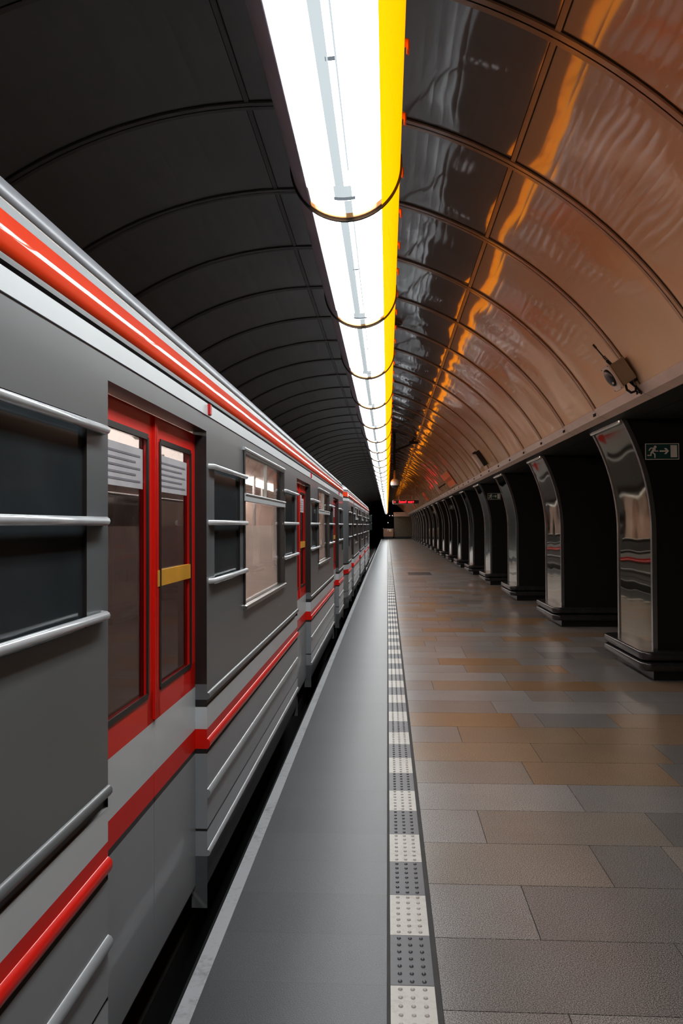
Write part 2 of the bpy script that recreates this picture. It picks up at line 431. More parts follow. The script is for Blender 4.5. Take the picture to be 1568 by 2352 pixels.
# tunnel beyond the platform
m = MB(); rt = R-.35
m.sweep([vp(A_LEFT + (pi*2)*i/48, rt) for i in range(49)], YV, 150, 0, True)
p = [vp(A_LEFT + 2*pi*i/48, rt) for i in range(49)]; q = [vp(A_LEFT + 2*pi*i/48, R+.05) for i in range(49)]
m.add([(x,YV,z) for x,z in p]+[(x,YV,z) for x,z in q], [(i,i+1,49+i+1,49+i) for i in range(48)])
m.add([(x,150,z) for x,z in p], [tuple(range(48))])
obj('wall_tunnel', m, M['tunnel'], kind='structure')
# end wall of the platform
m = MB(); m.box(.74, 9.5, YEND, YEND+.3, .0, EYE+.93, 0); m.box(.74, 9.5, YEND-.02, YEND, 0, .26, 1)
m.box(.70, 2.5, YEND-.35, YEND+2.5, EYE+.935, EYE+1.02, 2); m.box(.72, 2.5, YEND-.28, YEND+2.5, EYE+1.02, EYE+1.18, 2); m.box(.70, 2.5, YEND-.32, YEND+2.5, EYE+1.19, EYE+1.43, 2)
obj('wall_end', m, [M['end_panel'], M['black'], M['cornice']], kind='structure')

# ------------------------------------------------------------------ pillars
CY0, CSP, CLEN = 8.30, 4.28, 1.23
def colx(z): # z relative to the eye
    dz = max(0., z + .1); return 2.715 - (2.5 - math.sqrt(6.25 - dz*dz))
zs = [-1.6, -1.3, -.7, -.1] + [-.1 + 1.18*i/14 for i in range(1, 15)]
cprof = [(colx(z), z+EYE) for z in zs]
def make_pillar():
    root = thing('pillar', (2.715, CY0, 0), '', 'pillar')
    y0, y1 = CY0, CY0+CLEN
    m = MB(); body = [(x+.03, z) for x, z in cprof]
    for y, rev in ((y0+.004, False), (y1-.004, True)):
        vs = [(x,y,z) for x,z in body] + [(4.8,y,z) for x,z in body]; n = len(body)
        m.add(vs, [((i,n+i,n+i+1,i+1) if not rev else (i,i+1,n+i+1,n+i)) for i in range(n-1)])
    m.sweep(body, y0+.004, y1-.004); m.add([(4.8,y0,0),(4.8,y1,0),(4.8,y1,EYE+1.09),(4.8,y0,EYE+1.09)], [(0,1,2,3)])
    obj('stone_body', m, M['dark_stone'], root)
    m = MB(); m.sweep([p for p in cprof if p[1] > .2], y0+.04, y1-.04, 0, True); obj('mirror_panel', m, M['mirror'], root)
    for ya, yb in ((y0-.006, y0+.045), (y1-.045, y1+.006)):
        m = MB(); f = [(x-.012, z) for x, z in cprof if z > .2]; b = [(x+.035, z) for x, z in cprof if z > .2]
        m.sweep(f, ya, yb)
        for y in (ya, yb):
            n = len(f); m.add([(x,y,z) for x,z in f]+[(x,y,z) for x,z in b], [(i,i+1,n+i+1,n+i) for i in range(n-1)])
        obj('edge_trim', m, M['steel'], root)
    m = MB(); x, z = cprof[-1]; m.bbox(x-.03, x+.22, y0+.03, y1-.03, z-.045, z+.004, .012); obj('top_cap', m, M['steel'], root)
    m = MB(); m.box(2.70, 4.85, y0-.02, y1+.02, 0, .10); obj('plinth', m, M['black'], root)
    def rr(ex, b):
        pts = []; x0, x1, ya, yb, r = 2.715-ex, 4.95, y0-ex*.8, y1+ex*.8, .12
        for cx, cy, a0 in ((x1-r,ya+r,-pi/2),(x1-r,yb-r,0),(x0+r,yb-r,pi/2),(x0+r,ya+r,pi)):
            for i in range(7):
                a = a0 + pi/2*i/6; pts.append((cx+(r-b)*math.cos(a), cy+(r-b)*math.sin(a)))
        return pts
    for z0, z1 in ((.105, .195), (.215, .305)):
        m = MB(); L = [(rr(.165,.02),z0),(rr(.165,0),z0+.02),(rr(.165,0),z1-.02),(rr(.165,.006),z1-.006),(rr(.165,.02),z1)]; n = len(L[0][0])
        vs = [(x,y,z) for pl,z in L for x,y in pl]
        m.add(vs, [(k*n+i,k*n+(i+1)%n,k*n+n+(i+1)%n,k*n+n+i) for k in range(len(L)-1) for i in range(n)], 0, True)
        m.add(vs[:n], [tuple(range(n-1,-1,-1))]); m.add(vs[-n:], [tuple(range(n))])
        obj('bumper_rail', m, M['bumper'], root)
    return root
NP = 19; EXIT = {0, 3, 6, 9, 12, 15}
proto = make_pillar()
for k in range(NP):
    o = proto if k == 0 else copy_tree(proto)
    o.location.y = CY0 + CSP*k
    tag(o, '%s mirror-faced dark pillar from the camera along the platform%s' % (ordinal(k+1), ', with exit sign' if k in EXIT else ''), 'pillar', 'pillars along the platform', 'thing')

# exit signs
def make_exit():
    x0, x1, z0, z1, y = 2.645, 2.985, EYE+.655, EYE+.82, CY0
    root = thing('exit_sign', ((x0+x1)/2, y, (z0+z1)/2), '', 'sign')
    W, H = x1-x0, z1-z0
    m = MB(); m.box(x0, x1, y-.006, y+.0038, z0, z1); obj('green_plate', m, M['green'], root)
    m = MB(); t = .006
    for a in ((x0,x1,z0,z0+t),(x0,x1,z1-t,z1),(x0,x0+t,z0,z1),(x1-t,x1,z0,z1)): m.box(a[0],a[1],y-.009,y-.005,a[2],a[3])
    obj('border', m, M['photolum'], root)
    def P(u, v): return (x0 + (u-215)/1100*W, z1 - (v-190)/545*H)      # plate pixel grid
    def poly(mb, pts):
        vs = [P(*p) for p in pts]; n = len(vs)
        mb.add([(x,y-.0085,z) for x,z in vs]+[(x,y-.006,z) for x,z in vs], [tuple(range(n))]+[(i,n+i,n+(i+1)%n,(i+1)%n) for i in range(n)])
    def limb(mb, pts, w):
        for (a, b) in zip(pts[:-1], pts[1:]):
            dx, dy = b[0]-a[0], b[1]-a[1]; l = math.hypot(dx, dy); nx, ny = -dy/l*w/2, dx/l*w/2; ex, ey = dx/l*w*.4, dy/l*w*.4
            poly(mb, [(a[0]+nx-ex,a[1]+ny-ey),(b[0]+nx+ex,b[1]+ny+ey),(b[0]-nx+ex,b[1]-ny+ey),(a[0]-nx-ex,a[1]-ny-ey)])
    m = MB()
    poly(m, [(540+46*math.cos(2*pi*i/20), 303+46*math.sin(2*pi*i/20)) for i in range(20)])
    poly(m, [(480,338),(545,348),(520,440),(455,510),(392,490)])
    limb(m, [(500,342),(395,342),(342,418)], 34); limb(m, [(535,370),(540,445),(628,445)], 34)
    limb(m, [(405,490),(402,590),(298,590)], 38); limb(m, [(440,490),(528,548),(528,662)], 38)
    obj('running_figure', m, M['photolum'], root)
    m = MB(); poly(m, [(682,420),(890,420),(890,470),(682,470)])
    poly(m, [(832,345),(900,345),(985,442),(985,446),(900,548),(832,548),(905,446)])
    obj('arrow', m, M['photolum'], root)
    m = MB(); poly(m, [(1035,250),(1245,250),(1250,660),(1042,660)]); obj('door_symbol', m, M['photolum'], root)
    return root
proto = make_exit()
for i, k in enumerate(sorted(EXIT)):
    o = proto if i == 0 else copy_tree(proto)
    o.location.y = CY0 + CSP*k
    tag(o, 'green exit sign with running figure on the %s pillar from the camera' % ordinal(k+1), 'sign', 'exit signs on the pillars')

# ------------------------------------------------------------------ tube lamps
LX, LZ, LR, LP = -.157, 1.436 + EYE, .216, 1.724
L_END = 3.143                                                        # far end of the first visible module
def lp(deg, r=LR): a = math.radians(deg); return (LX + r*math.sin(a), LZ - r*math.cos(a))
def larc(d0, d1, r, n): return [lp(d0+(d1-d0)*i/n, r) for i in range(n+1)]
def make_lamp(clips):
    yb = L_END; ya = yb - LP
    root = thing('tube_lamp', (LX, ya, LZ), '', 'lamp')
    m = MB(); m.sweep(larc(100, 262, LR, 22), ya+.012, yb-.008, 0, True); m.sweep([lp(100, LR), lp(100, LR-.03)], ya+.012, yb-.008); m.sweep([lp(262, LR), lp(262, LR-.03)], ya+.012, yb-.008)
    m.sweep([lp(70, .17), lp(90, .12), lp(270, .12), lp(290, .17)], ya+.012, yb-.008)
    obj('housing', m, M['housing'], root)
    m = MB(); m.sweep(larc(-98, -41, LR, 10), ya+.012, yb-.004, 0, True); m.sweep(larc(-98, -41, LR-.004, 10), ya+.012, yb-.004, 0, True); obj('smoked_side_panel', m, M['side_grey'], root)
    m = MB(); m.sweep(larc(-41, 41, LR, 16), ya+.012, yb-.004, 0, True); obj('clear_cover', m, M['cover'], root)
    m = MB(); m.sweep(larc(41, 100, LR, 14), ya+.012, yb-.004, 0, True); obj('amber_side_panel', m, M['amber'], root)
    m = MB(); m.sweep(larc(-44, 44, .208, 16), ya+.01, yb-.17, 0, True)
    m.sweep(larc(-34, 34, .206, 10), yb-.17, yb-.02, 0, True)
    tr = obj('light_tray', m, M['lamp_white'], root)
    m = MB(); m.sweep(larc(-7, 2, .2105, 3), ya+.02, yb-.30, 0, True); m.sweep(larc(7, 8.5, .2105, 2), ya+.02, yb-.42, 0, True)
    m.sweep(larc(-9, 9, .2105, 3), yb-.30, yb-.20, 0, True); m.sweep(larc(0, 8, .2105, 3), yb-.17, yb-.01, 0, True)
    obj('tray_spine', m, M['lamp_spine'], root)
    m = MB(); m.sweep(larc(-10, 12, .2115, 4), yb-.205, yb-.175, 0, True); m.sweep(larc(0, 8, .2105, 2), yb-1.095, yb-1.075, 0, True); obj('tube_holder', m, M['lamp_holder'], root)
    m = MB(); m.sweep(larc(-75, 78, LR-.004, 24), yb-.055, yb-.006, 0, True); obj('end_band', m, M['amber_band'], root)
    m = MB(); n = 40
    for r0, r1, y in ((LR-.012, LR+.009, yb-.008), (LR-.012, LR+.009, yb+.006)):
        a, b = larc(-100, 100, r0, n), larc(-100, 100, r1, n)
        m.add([(x,y,z) for x,z in a]+[(x,y,z) for x,z in b], [(i,i+1,n+1+i+1,n+1+i) for i in range(n)])
    m.sweep(larc(-100, 100, LR+.009, n), yb-.008, yb+.006, 0, True)
    obj('end_gasket', m, M['rubber'], root)
    m = MB(); ztop = vp(ang(LX))[1]; m.tube([(LX,yb-.05,LZ+LR-.01),(LX,yb-.05,ztop+.02)], .012, 8); m.lathe([(.045,-.02),(.045,0),(.0,.001)], (LX,yb-.05,ztop), 'z', 12); obj('hanger_rod', m, M['iron'], root)
    if clips:
        for c in (.12, .55, .98, 1.41):
            m = MB(); x, z = lp(95, LR); y = ya + c
            m.bbox(x-.006, x+.016, y-.018, y+.018, z+.008, z+.020, .004); m.bbox(x+.008, x+.018, y-.018, y+.018, z-.016, z+.018, .004)
            obj('clip', m, M['clip'], root)
    return root
NL = 52; pa = make_lamp(True)
for k in range(-2, NL):
    if k == -2: o = pa
    else: o = copy_tree(pa, () if k < 24 else ('clip',))
    o.location.y = L_END - LP + LP*k
    nm = {-2: 'tube lamp with amber side hanging behind and above the camera', -1: 'tube lamp with amber side hanging right over the camera'}
    tag(o, nm.get(k, 'white tube lamp with amber side panel, %s in the hanging row from the camera' % ordinal(k+1)), 'lamp', 'tube lamps in the hanging row')

# ------------------------------------------------------------------ train
TX = -2.13; ZB = EYE
def sx(z):  # side surface, z relative to eye
    return -.80 - .15*max(0., z-.40)**2
W_CAR, DW = 9.6, .62
DOORS = (-7.125, -2.375, 2.375, 7.125)
def bead(z, r, d=.013, n=5): return [(z - r*math.cos(pi*i/n), d*math.sin(pi*i/n)) for i in range(n+1)]
# bands from bottom to top: list of (material key, [(z, outward offset), ...])
LOWER = [
 ('t_skirt', [(-1.68,-.05),(-1.60,-.012),(-1.455,-.006)]),
 ('t_low', bead(-1.44,.014,.014)),
 ('t_low', [(-1.426,0),(-1.345,0)]), ('t_seal', [(-1.345,0),(-1.343,-.01),(-1.336,-.01),(-1.334,0)]),
 ('t_low', [(-1.334,0),(-1.20,0)]), ('t_low', bead(-1.18,.020,.016)),
 ('t_low', [(-1.16,0),(-1.005,0)]), ('t_seal', [(-1.005,0),(-.995,-.005),(-.985,0)]),
 ('t_red', bead(-.962,.022,.014)), ('t_red', [(-.94,0),(-.897,0)]),
 ('t_white', [(-.897,0),(-.80,0)]), ]
MIDLOW = [('t_seal', [(-.80,0),(-.795,-.008),(-.772,-.008),(-.768,0)]), ('t_grey', bead(-.752,.016,.014)), ('t_grey', [(-.736,0),(-.70,0)])]
UPPER = [
 ('t_grey', [(.42,0),(.491,0)]),
 ('t_white', [(.491,.0),(.491,.004),(.546,.004)]), ('t_seal', [(.546,.004),(.548,-.012),(.558,-.012),(.562,0),(.577,0)]),
 ('t_redtop', [(.577,.0),(.585,.007),(.597,.0105),(.612,.0128),(.628,.013),(.645,.0108),(.66,.007),(.671,.003)]),
 ('t_low', [(.671,.003),(.696,.0)]), ('t_seal', [(.696,0),(.697,-.016),(.708,-.016)]),
 ]
TK = ['t_skirt','t_low','t_seal','t_red','t_white','t_grey','t_redtop']; TM = [M[k] for k in TK]
ROOF = [(-.823,.708),(-.815,.716),(-.820,.735),(-.832,.757),(-.872,.796),(-.95,.846),(-1.2,.935),(-1.6,1.0),(-2.13,1.02)]
def bandsweep(mb, bands, y0, y1, inset=0.):
    for key, pts in bands:
        pr = [(sx(z)+d-inset, z+ZB) for z, d in pts]
        mb.sweep(pr, y0, y1, TK.index(key), key in ('t_redtop',) or len(pts) == 6)
        if len(pts) == 6:
            for y in (y0, y1): mb.add([(x, y, z) for x, z in pr], [tuple(range(6))], TK.index(key))
def jamb(mb, bands, y, depth):
    for key, pts in bands:
        z0, z1 = pts[0][0], pts[-1][0]
        mb.add([(sx(z0),y,z0+ZB),(sx(z1),y,z1+ZB),(sx(z1)-depth,y,z1+ZB),(sx(z0)-depth,y,z0+ZB)], [(0,1,2,3)], TK.index(key))
def holed(mb, y0, y1, z0, z1, holes, mi, depth=.03):
    ys = sorted({y0, y1} | {h[0] for h in holes} | {h[1] for h in holes}); zs_ = sorted({z0, z1} | {h[2] for h in holes} | {h[3] for h in holes})
    for a, b in zip(ys[:-1], ys[1:]):
        for c, d in zip(zs_[:-1], zs_[1:]):
            if any(h[0] <= (a+b)/2 <= h[1] and h[2] <= (c+d)/2 <= h[3] for h in holes): continue
            mb.add([(sx(c),a,c+ZB),(sx(c),b,c+ZB),(sx(d),b,d+ZB),(sx(d),a,d+ZB)], [(0,1,2,3)], mi)
    for h in holes:
        for p, q in (((h[0],h[2]),(h[1],h[2])),((h[1],h[2]),(h[1],h[3])),((h[1],h[3]),(h[0],h[3])),((h[0],h[3]),(h[0],h[2]))):
            mb.add([(sx(p[1]),p[0],p[1]+ZB),(sx(q[1]),q[0],q[1]+ZB),(sx(q[1])-depth,q[0],q[1]+ZB),(sx(p[1])-depth,p[0],p[1]+ZB)], [(0,1,2,3)], TK.index('t_seal'))
def make_car():
    root = thing('metro_car', (TX, 0, -1.1), '', 'train car')
    E1 = 9.05                                                    # where the corner chamfer starts
    edges = [-E1] + [e for d in DOORS for e in (d-DW, d+DW)] + [E1]
    segs = [(edges[i], edges[i+1]) for i in range(0, len(edges), 2)]
    shell = MB(); wins, pockets = [], []
    for a, b in segs:
        holes = []
        if b - a > 3:
            c = (a+b)/2; holes += [(c-.85, c+.85, -.44, .425)]; wins.append(holes[0])
            pk = [(a+.16, a+.80), (b-.80, b-.16)]
        elif a < 0: pk = [(b-.80, b-.16)]
        else: pk = [(a+.16, a+.80)]
        if b - a < 3:
            e = (a+.10, a+.42) if a < 0 else (b-.42, b-.10)
            holes.append((e[0], e[1], -.44, .30)); pockets.append((e[0], e[1], -.44, .30, 0))
        for p in pk: holes.append((p[0], p[1], -.27, .29)); pockets.append((p[0], p[1], -.27, .29, 1))
        bandsweep(shell, LOWER, a, b); bandsweep(shell, MIDLOW, a, b); holed(shell, a, b, -.70, .42, holes, TK.index('t_grey'))
        for y, s in ((a, 1), (b, -1)):
            if abs(abs(y)-E1) > .01:
                jamb(shell, LOWER, y, .07); jamb(shell, MIDLOW, y, .07); jamb(shell, [('t_seal', [(-.70,0),(.42,0)])], y, .07)
    bandsweep(shell, UPPER, -E1, E1)
    for d in DOORS:                                              # head of the door recess
        shell.add([(sx(.42),d-DW,.42+ZB),(sx(.42),d+DW,.42+ZB),(sx(.42)-.08,d+DW,.42+ZB),(sx(.42)-.08,d-DW,.42+ZB)], [(0,1,2,3)], TK.index('t_seal'))
    # chamfered corners and end walls, same bands
    for s in (-1, 1):
        for key, pts in LOWER + MIDLOW + [('t_grey', [(-.70,0),(-.5,0)]), ('t_grey', [(-.5,0),(.30,0)]), ('t_grey', [(.30,0),(.42,0)])] + UPPER:
            z0, z1 = pts[0][0], pts[-1][0]
            plan = [(0, E1), (-.05, E1+.24), (-.16, E1+.46), (-.34, W_CAR-.03), (-.6, W_CAR), (-2.66, W_CAR)]
            for (dx0, q0), (dx1, q1) in zip(plan[:-1], plan[1:]):
                shell.add([(sx(z0)+dx0,s*q0,z0+ZB),(sx(z0)+dx1,s*q1,z0+ZB),(sx(z1)+dx1,s*q1,z1+ZB),(sx(z1)+dx0,s*q0,z1+ZB)], [(0,1,2,3) if s > 0 else (3,2,1,0)], TK.index(key))
    shell.box(-3.46, -3.44, -W_CAR, W_CAR, -1.6+ZB, .708+ZB, TK.index('t_grey'))     # far side
    obj('body_shell', shell, TM, root)
    m = MB(); m.sweep([(x, z+ZB) for x, z in ROOF] + [(2*TX-x, z+ZB) for x, z in ROOF[-2::-1]], -E1, E1, 0, True)
    for s in (-1, 1):
        full = [(x, z) for x, z in ROOF] + [(2*TX-x, z) for x, z in ROOF[-2::-1]]
        ra = [(x, s*E1, z+ZB) for x, z in full]; rb = [(TX+(x-TX)*.90, s*(W_CAR-.12), .68+(z-.68)*.85+ZB) for x, z in full]; rc = [(TX+(x-TX)*.8, s*W_CAR, .60+ZB) for x, z in full]; n = len(full)
        m.add(ra+rb+rc, [(i,i+1,n+i+1,n+i) for i in range(n-1)] + [(n+i,n+i+1,2*n+i+1,2*n+i) for i in range(n-1)], 1, True)
    obj('roof', m, [M['t_roof'], M['t_white']], root)
    m = MB(); m.box(-3.3, -.95, -W_CAR+.1, W_CAR-.1, -.45, -.12); m.box(-3.2, -.90, -3.5, 3.5, -.85, -.2); 
    for yb_ in (-6.4, 6.4):
        for dy in (-1.05, 1.05):
            for xx in (-1.37, -2.89): m.lathe([(0,-.06),(.36,-.06),(.39,-.05),(.39,.04),(.36,.06),(0,.06)], (xx + (.03 if xx > -2 else -.03), yb_+dy, -.585), 'x', 24)
        m.box(-3.0, -1.2, yb_-1.5, yb_+1.5, -.75, -.5)
    obj('underframe', m, M['tunnel'], root)
    # interior
    m = MB(); m.box(-3.40, -.90, -9.3, 9.3, -.08, 0.02, 0)
    obj('saloon_floor', m, M['i_floor'], root)
    m = MB(); m.box(-3.42, -3.36, -9.3, 9.3, 0, .55+ZB, 0); m.add([(-3.4,-9.3,.52+ZB),(-.86,-9.3,.52+ZB),(-.86,9.3,.52+ZB),(-3.4,9.3,.52+ZB)], [(3,2,1,0)], 1)
    m.box(-3.4, -.9, -9.3, -9.25, 0, .55+ZB); m.box(-3.4, -.9, 9.25, 9.3, 0, .55+ZB)
    for a, b in segs:                                            # lining behind the outer panels
        if b-a > 3:
            c = (a+b)/2
            for y0, y1, z0, z1 in ((a,c-.9,-1.58,.5),(c+.9,b,-1.58,.5),(c-.9,c+.9,-1.58,-.46),(c-.9,c+.9,.44,.5)): m.box(-.885, -.86, y0, y1, z0+ZB, z1+ZB, 1)
        else: m.box(-.885, -.86, a, b, -1.58+ZB, .5+ZB, 1)
        if b-a > 3:
            for z0, z1 in ((-.40,.40),): m.box(-3.36, -3.35, (a+b)/2-.85, (a+b)/2+.85, z0+ZB, z1+ZB, 2)
    obj('saloon_lining', m, [M['i_wall'], M['i_white'], M['t_dark']], root)
    for a, b in segs:
        if b-a > 3:
            for x0, x1, xb in ((-1.36, -.92, -.93), (-3.34, -2.9, -3.33)):
                m = MB(); m.bbox(x0, x1, a+.12, b-.12, .40, .50, .03); m.bbox(min(xb,xb+.07*(1 if x0<-2 else -1)), max(xb,xb+.07*(1 if x0<-2 else -1)), a+.12, b-.12, .50, .98, .02); m.box(x0+.05, x1-.05, a+.2, b-.2, .02, .40)
                obj('bench_seat', m, M['i_seat'], root)
            for y in (a+.06, b-.06):
                m = MB(); m.box(-1.40, -.90, y-.015, y+.015, .3, 1.25+.35); m.tube([(-1.40,y,.02),(-1.40,y,2.12)], .017, 8, 1); obj('draught_screen', m, [M['i_white'], M['chrome']], root)
    for xl in (-1.55, -2.7):
        m = MB()
        for d in range(-7, 8):
            m.bbox(xl-.09, xl+.09, d*1.24-.55, d*1.24+.55, .48+ZB, .525+ZB, .02)
        obj('saloon_lamp', m, M['i_lamp'], root)
    for x in (-1.50, -2.75):
        m = MB(); m.tube([(x,-8.9,.33+ZB),(x,8.9,.33+ZB)], .016, 8); 
        for d in range(-4, 5): m.tube([(x,d*2.1,.33+ZB),(x,d*2.1,.52+ZB)], .010, 6)
        obj('grab_rail', m, M['chrome'], root)
    # windows
    for (y0, y1, z0, z1) in wins:
        m = MB(); t = .022
        for a in ((y0-.012,y0+t,z0,z1),(y1-t,y1+.012,z0,z1),(y0,y1,z1-t,z1+.012)): m.box(sx(.0)-.018, sx(0)+.008, a[0], a[1], a[2]+ZB, a[3]+ZB)
        f = obj('window_frame', m, M['t_seal'], root)
        m = MB(); m.box(sx(0)-.022, sx(0)-.018, y0, y1, z0+ZB, z1+ZB); obj('pane', m, M['t_glass'], f)
        m = MB(); m.box(sx(0)-.016, sx(0)+.014, y0-.01, y1+.01, .138+ZB, .180+ZB); m.tube([(sx(0)+.014,y0-.01,.176+ZB),(sx(0)+.014,y1+.01,.176+ZB)], .006, 8); obj('vent_bar', m, M['t_white'], f)
        m = MB(); m.tube([(sx(0)+.004,y0-.02,z1+.006+ZB),(sx(0)+.004,y1+.02,z1+.006+ZB)], .011, 8); obj('top_bead', m, M['chrome'], f)
        m = MB(); m.bbox(sx(0)-.02, sx(0)+.022, y0-.02, y1+.02, z0-.03+ZB, z0+ZB, .006); obj('sill', m, M['steel'], f)
        m = MB(); yv = (y0+y1)/2; m.box(sx(0)-.017, sx(0)+.002, yv-.012, yv+.012, .18+ZB, z1+ZB); obj('vent_mullion', m, M['steel'], f)
    for (y0, y1, z0, z1, bars) in pockets:
        m = MB(); m.box(sx(0)-.024, sx(0)-.012, y0, y1, z0+ZB, z1+ZB); p = obj('pocket_window', m, M['t_dark'], root)
        if bars:
            for z in (.268, .014, -.248):
                m = MB(); m.tube([(sx(z)-.01,y0-.12,z+ZB),(sx(z)+.018,y0-.095,z+ZB),(sx(z)+.018,y1+.095,z+ZB),(sx(z)-.01,y1+.12,z+ZB)], .0125, 10)
                obj('guard_bar', m, M['chrome'], p)
    # doors
    for d in DOORS:
        for s in (-1, 1):
            a, b = (d-DW, d-.003) if s < 0 else (d+.003, d+DW)
            xo = sx(0) - .052
            m = MB(); m.box(xo-.03, xo, a, b, .345+ZB, .405+ZB, 0)
            ga, gb = a+.085, b-.075
            if s > 0: ga, gb = a+.075, b-.085
            m.box(xo-.03, xo, a, ga, -.71+ZB, .345+ZB, 0); m.box(xo-.03, xo, gb, b, -.71+ZB, .345+ZB, 0); m.box(xo-.03, xo, a, b, -.71+ZB, -.60+ZB, 0)
            m.box(xo-.03, xo, ga, gb, .315+ZB, .345+ZB, 0)
            for z0, z1, mi in ((-1.58,-1.005,1),(-1.005,-.985,3),(-.985,-.897,0),(-.897,-.71,2)): m.box(xo-.03, xo, a, b, z0+ZB, z1+ZB, mi)
            lf = obj('door_leaf', m, [M['t_red'], M['t_low'], M['t_white'], M['t_seal']], root)
            m = MB(); m.box(xo-.018, xo-.013, ga, gb, -.60+ZB, .315+ZB); obj('door_pane', m, M['d_glass'], lf)
            m = MB()
            for q in ((ga-.012,ga+.008,-.60,.315),(gb-.008,gb+.012,-.60,.315),(ga,gb,-.612,-.592),(ga,gb,.307,.327)): m.box(xo-.001, xo+.004, q[0], q[1], q[2]+ZB, q[3]+ZB)
            obj('pane_seal', m, M['t_seal'], lf)
            m = MB(); m.box(xo-.0125, xo-.010, ga+.02, gb-.02, .13+ZB, .27+ZB, 0)
            for j in range(5): m.box(xo-.0102, xo-.009, ga+.05, gb-.05-.05*(j % 2), .15+.022*j+ZB, .157+.022*j+ZB, 1)
            obj('notice_sticker', m, [M['sticker'], M['sticker_ink']], lf)
            if s > 0:
                m = MB(); m.box(xo-.012, xo+.0035, a+.01, gb, -.225+ZB, -.165+ZB); obj('yellow_sticker', m, M['yellow'], lf)
            m = MB(); ye = b if s < 0 else a; m.box(xo-.02, xo+.010, ye-.012, ye+.012, -.70+ZB, .40+ZB); obj('closing_seal', m, M['t_red'], lf)
        m = MB(); m.bbox(sx(.52)-.004, sx(.52)+.016, d+DW+.02, d+DW+.055, .494+ZB, .545+ZB, .004); obj('door_indicator', m, M['tail_red'], root)
    return root
car = make_car()
car.location.y = 5.225
far = copy_tree(car); far.location.y = 25.225
tag(car, 'nearer grey metro car with red doors sliding past the camera', 'train car', 'cars of the metro train')
tag(far, 'farther metro car with rear-view mirrors at its far end', 'train car', 'cars of the metro train')
y = 25.225 + W_CAR
for z0, z1, nm in ((.12, .44, 'rear_view_mirror'), (-.24, .10, 'rear_view_mirror')):
    m = MB(); m.bbox(-.83, -.68, y+.05, y+.11, z0+ZB, z1+ZB, .02); m.tube([(-1.05,y-.06,z1-.06+ZB),(-.80,y+.06,z1-.06+ZB)], .012, 6); obj(nm, m, M['mirror_glass'], far)
m = MB(); m.tube([(-.97,y-.08,-.22+ZB),(-.82,y+.03,-.24+ZB),(-.82,y+.03,-1.15+ZB),(-.97,y-.08,-1.17+ZB)], .016, 8); obj('cab_handrail', m, M['chrome'], far)
m = MB(); m.bbox(-.90, -.80, y-.05, y+.06, -1.22+ZB, -1.06+ZB, .02, 0); m.bbox(-.89, -.79, y-.02, y+.08, -1.34+ZB, -1.22+ZB, .02, 1); obj('tail_light', m, [M['t_white'], M['tail_red']], far)

# ------------------------------------------------------------------ fittings on the vault
def frame_at(a, r=R):
    "point on the vault and its inward normal, along-arc (downward) direction"
    x, z = vp(a, r); n = Vector((-math.sin(a), 0, -math.cos(a))); t = Vector((math.cos(a), 0, -math.sin(a)))
    return Vector((x, 0, z)), n, t
def oriented(mb, origin, n, t, y, parts):
    "place mesh data whose local axes are (t = down the arc, y = along the track, n = out of the wall)"
    for i, v in enumerate(mb.v): mb.v[i] = tuple(origin + t*v[0] + Vector((0, v[1]+y, 0)) + n*v[2])
    return mb
def ofz(ratio):          # vault angle seen from the eye at slope z/x = ratio
    lo, hi = 0., A_END
    for _ in range(40):
        mid = (lo+hi)/2; x, z = vp(mid)
        if x <= 0 or (z-EYE)/x > ratio: lo = mid
        else: hi = mid
    return lo

# radio box by the second rib
a = ofz(.645); O, N, T = frame_at(a); yb = RIB0 + RIB*5 - .06
root = thing('radio_unit', (O.x, yb, O.z), 'tan box with black oval speaker face and rubber antenna on the vault', 'radio unit')
m = MB(); m.bbox(-.105, .105, -.09, .09, .03, .165, .006); m.box(-.107, .107, -.092, .092, .125, .129); oriented(m, O, N, T, yb, None); obj('case', m, M['box_tan'], root)
m = MB(); m.bbox(-.118, .118, -.10, .10, .165, .185, .004)
for q in (-.105, .105):
    for e in (-.088, .088): m.lathe([(.005,.184),(.005,.188),(0,.1885)], (q,e,0), 'z', 8, 1)
oriented(m, O, N, T, yb, None); obj('front_plate', m, [M['cream_box'], M['iron']], root)
m = MB(); m.lathe([(.080,.184),(.080,.196),(.066,.206),(.03,.209),(0,.2095)], (-.012,.0,0), 'z', 32); m.box(.03, .046, -.06, -.035, .205, .211, 1); oriented(m, O, N, T, yb, None); obj('speaker_cone', m, [M['black'], M['white_pl']], root)
m = MB(); pts = [(-.10,-.035,.12)]
m.tube([(-.10,-.03,.13),(-.15,-.04,.145)], .014, 8); 
for j in range(7): m.tube([(-.115-.012*j,-.033-.003*j,.134+.003*j),(-.121-.012*j,-.034-.003*j,.1355+.003*j)], .0135, 8)
m.tube([(-.19,-.05,.155),(-.29,-.075,.175)], .006, 8); m.tube([(-.285,-.074,.174),(-.325,-.084,.182)], .009, 8)
oriented(m, O, N, T, yb, None); obj('antenna', m, M['rubber'], root)
m = MB(); m.tube([(.10,.03,.10),(.15,.02,.12),(.19,.03,.10),(.20,.06,.05),(.165,.07,.02)], .011, 8); m.tube([(.10,.07,.05),(.16,.075,.03),(.24,.08,.012)], .009, 8); oriented(m, O, N, T, yb, None); obj('cable_loop', m, M['black'], root)
m = MB(); m.box(-.10, .13, .0, .09, -.01, .035); m.tube([(.10,.095,.02),(.25,.095,.012)], .008, 6); oriented(m, O, N, T, yb, None); obj('mounting_bracket', m, M['iron'], root)

